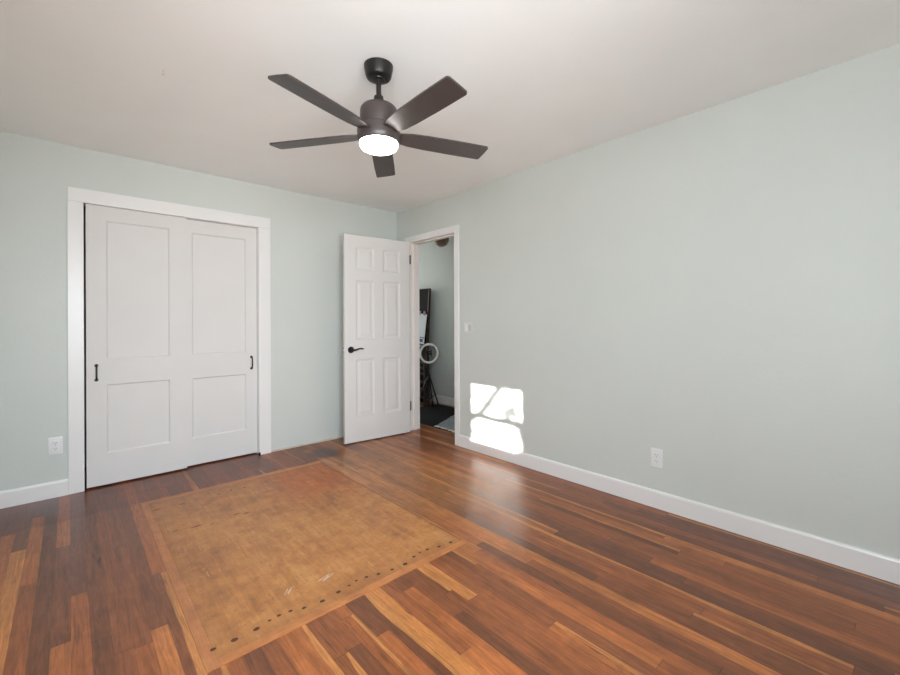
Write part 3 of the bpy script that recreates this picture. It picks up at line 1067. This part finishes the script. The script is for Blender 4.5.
for s in (-1, 1):
    mb.tube([pb + side * s * 0.035 + Vector((0, 0, RZ - 0.045)), pb + side * s * 0.035 + Vector((0, 0, RZ + 0.05))], 0.008, 8)
mb.tube([pb - side * 0.040 + Vector((0, 0, RZ - 0.01)), pb + side * 0.040 + Vector((0, 0, RZ - 0.01))], 0.012, 8)
mb.tube([pb - side * 0.03 + Vector((0, 0, RZ + 0.02)), pb + side * 0.03 + Vector((0, 0, RZ + 0.02))], 0.010, 8)
mb.build('phone_clamp', M_BLACK, ring, True)
mb = MB()
mb.tube([pb + Vector((0, 0, 0.14)), pb + Vector((0, 0, RZ - 0.12))], 0.0105, 10)
mb.build('pole', M_BLACK, ring, True)
mb = MB(); mb.tube([pb + Vector((0, 0, 0.42)), pb + Vector((0, 0, 0.48))], 0.020, 12)
mb.build('collar', M_BLACK, ring, True)
mb = MB(); mb.tube([pb + Vector((0, 0, 0.13)), pb + Vector((0, 0, 0.17))], 0.018, 12)
mb.build('collar', M_BLACK, ring, True)
for k, an in enumerate((0.62, 0.62 + 2 * PI / 3, 0.62 + 4 * PI / 3)):
    d_ = Vector((math.cos(an), math.sin(an), 0))
    lg = MB().tube([pb + d_ * 0.018 + Vector((0, 0, 0.45)), pb + d_ * 0.215 + Vector((0, 0, 0.012))], 0.0095, 8).build('leg', M_BLACK, ring, True)
    MB().tube([pb + d_ * 0.209 + Vector((0, 0, 0.030)), pb + d_ * 0.221 + Vector((0, 0, 0.0))], 0.013, 8).build('rubber_foot', M_BLACK, lg, True)
    MB().tube([pb + d_ * 0.016 + Vector((0, 0, 0.15)), pb + d_ * 0.118 + Vector((0, 0, 0.228))], 0.006, 6).build('brace', M_BLACK, ring, True)

# unlit flush dome under the hall ceiling
dm = tag(empty('ceiling_light', (3.70, 4.25, H)), 'unlit beige dome ceiling light in the hall', 'ceiling light')
MB().lathe([(0, -0.03), (0.13, -0.03), (0.135, -0.02), (0.135, -0.001), (0, -0.001)], 40).build('base', M_HINGE, dm, True)
MB().lathe([(0, -0.235), (0.04, -0.231), (0.08, -0.21), (0.108, -0.165), (0.122, -0.09), (0.124, -0.03), (0, -0.03)], 40).build('dome', M_DOME, dm, True)

# ------------------------------------------------------------------ outside the small window: ground and a tree whose twigs dapple the sun
struct('ground_outside', MB().box(-16, XL - 0.13, -6, 14, -0.72, -0.6), M_OUT, 'garden ground outside the left wall', 'ground')
b = MB()
b.box(-9.5, -5.2, -4.5, 2.1, -0.6, 4.6)  # unseen house, added to block the sun from the near left window
nb = struct('sun_blocker_house', b, M_BLOCKER, 'plain unseen house block added to keep sun off the near window', 'sun blocker')
b = MB()
v = [b.bm.verts.new(q) for q in ((-9.8, -4.8, 4.6), (-4.9, -4.8, 4.6), (-4.9, 2.3, 4.6), (-9.8, 2.3, 4.6), (-7.35, -4.8, 6.2), (-7.35, 2.3, 6.2))]
for f_ in ((0, 1, 4), (3, 5, 2), (1, 2, 5, 4), (0, 4, 5, 3), (0, 3, 2, 1)):
    b.bm.faces.new([v[k] for k in f_])
b.build('blocker_roof', M_WOOD, nb)
random.seed(21)
TX, TY, TZ = -4.2, 5.022, -0.024
tree = tag(empty('garden_tree', (TX, TY, TZ)), 'bare branched garden tree outside the small window', 'tree')
mb = MB()
mb.tube([(0, 0, -0.6), (0.03, -0.02, 1.2), (-0.04, 0.02, 2.3), (0.02, 0.06, 3.6), (0.06, 0.02, 4.6), (0.02, 0.0, 5.6)], [0.15, 0.12, 0.10, 0.08, 0.05, 0.02], 10)
mb.build('trunk', M_BARK, tree, True)
LEAVES = MB()


def leaf(p, k=1.0):
    a_ = random.uniform(0, 2 * PI)
    d_ = Vector((math.cos(a_), math.sin(a_), random.uniform(-0.6, 0.3))).normalized()
    n_ = d_.cross(Vector((random.uniform(-1, 1), random.uniform(-1, 1), 1))).normalized()
    L_ = random.uniform(0.05, 0.09) * k
    vs = [LEAVES.bm.verts.new(p + q) for q in (Vector((0, 0, 0)), d_ * L_ * 0.5 + n_ * L_ * 0.28, d_ * L_, d_ * L_ * 0.5 - n_ * L_ * 0.28)]
    LEAVES.bm.faces.new(vs)


# branches in the plane of the tree (y, z in room metres)
for path, r_a, r_b in (([(4.73, 1.9), (4.1, 2.05), (3.55, 2.27), (3.34, 2.56), (3.18, 2.85)], 0.054, 0.030),
                       ([(4.73, 1.4), (4.2, 1.5), (3.5, 1.78), (3.08, 2.06), (3.10, 2.26), (3.20, 2.40)], 0.045, 0.022),
                       ([(4.73, 2.4), (4.2, 2.50), (3.80, 2.42), (3.62, 2.46), (3.40, 2.33)], 0.036, 0.018),
                       ([(4.73, 1.6), (4.2, 1.85), (3.60, 2.12), (3.25, 2.18), (3.02, 2.26)], 0.034, 0.014),
                       ([(4.77, 3.6), (4.3, 4.1), (3.9, 4.3), (3.5, 4.7)], 0.05, 0.01),
                       ([(4.77, 3.3), (5.2, 3.8), (5.6, 4.1), (6.1, 4.3)], 0.05, 0.01),
                       ([(4.77, 2.8), (5.3, 3.0), (5.8, 3.5)], 0.05, 0.01)):
    pts = [Vector((0.05 * math.sin(3 * i + path[1][1]), y_ + 0.272 - TY, z_ + 0.576 - TZ)) for i, (y_, z_) in enumerate(path)]
    n_ = len(pts) - 1
    MB().tube(pts, [r_a + (r_b - r_a) * i / n_ for i in range(n_ + 1)], 8).build('branch', M_BARK, tree, True)
for (y_, z_, sp_, cnt) in ((3.23, 2.36, 0.035, 90), (3.64, 2.46, 0.05, 9), (3.42, 2.50, 0.07, 16), (3.15, 2.15, 0.06, 5), (3.5, 2.1, 0.08, 5), (3.7, 4.5, 0.3, 30), (5.8, 4.1, 0.3, 30)):
    for k in range(cnt):
        leaf(Vector((random.uniform(-0.06, 0.06), y_ + 0.272 - TY + random.gauss(0, sp_), z_ + 0.576 - TZ + random.gauss(0, sp_))))
lf = LEAVES
lv = lf.build('foliage', M_LEAF, tree)
lv['kind'] = 'stuff'
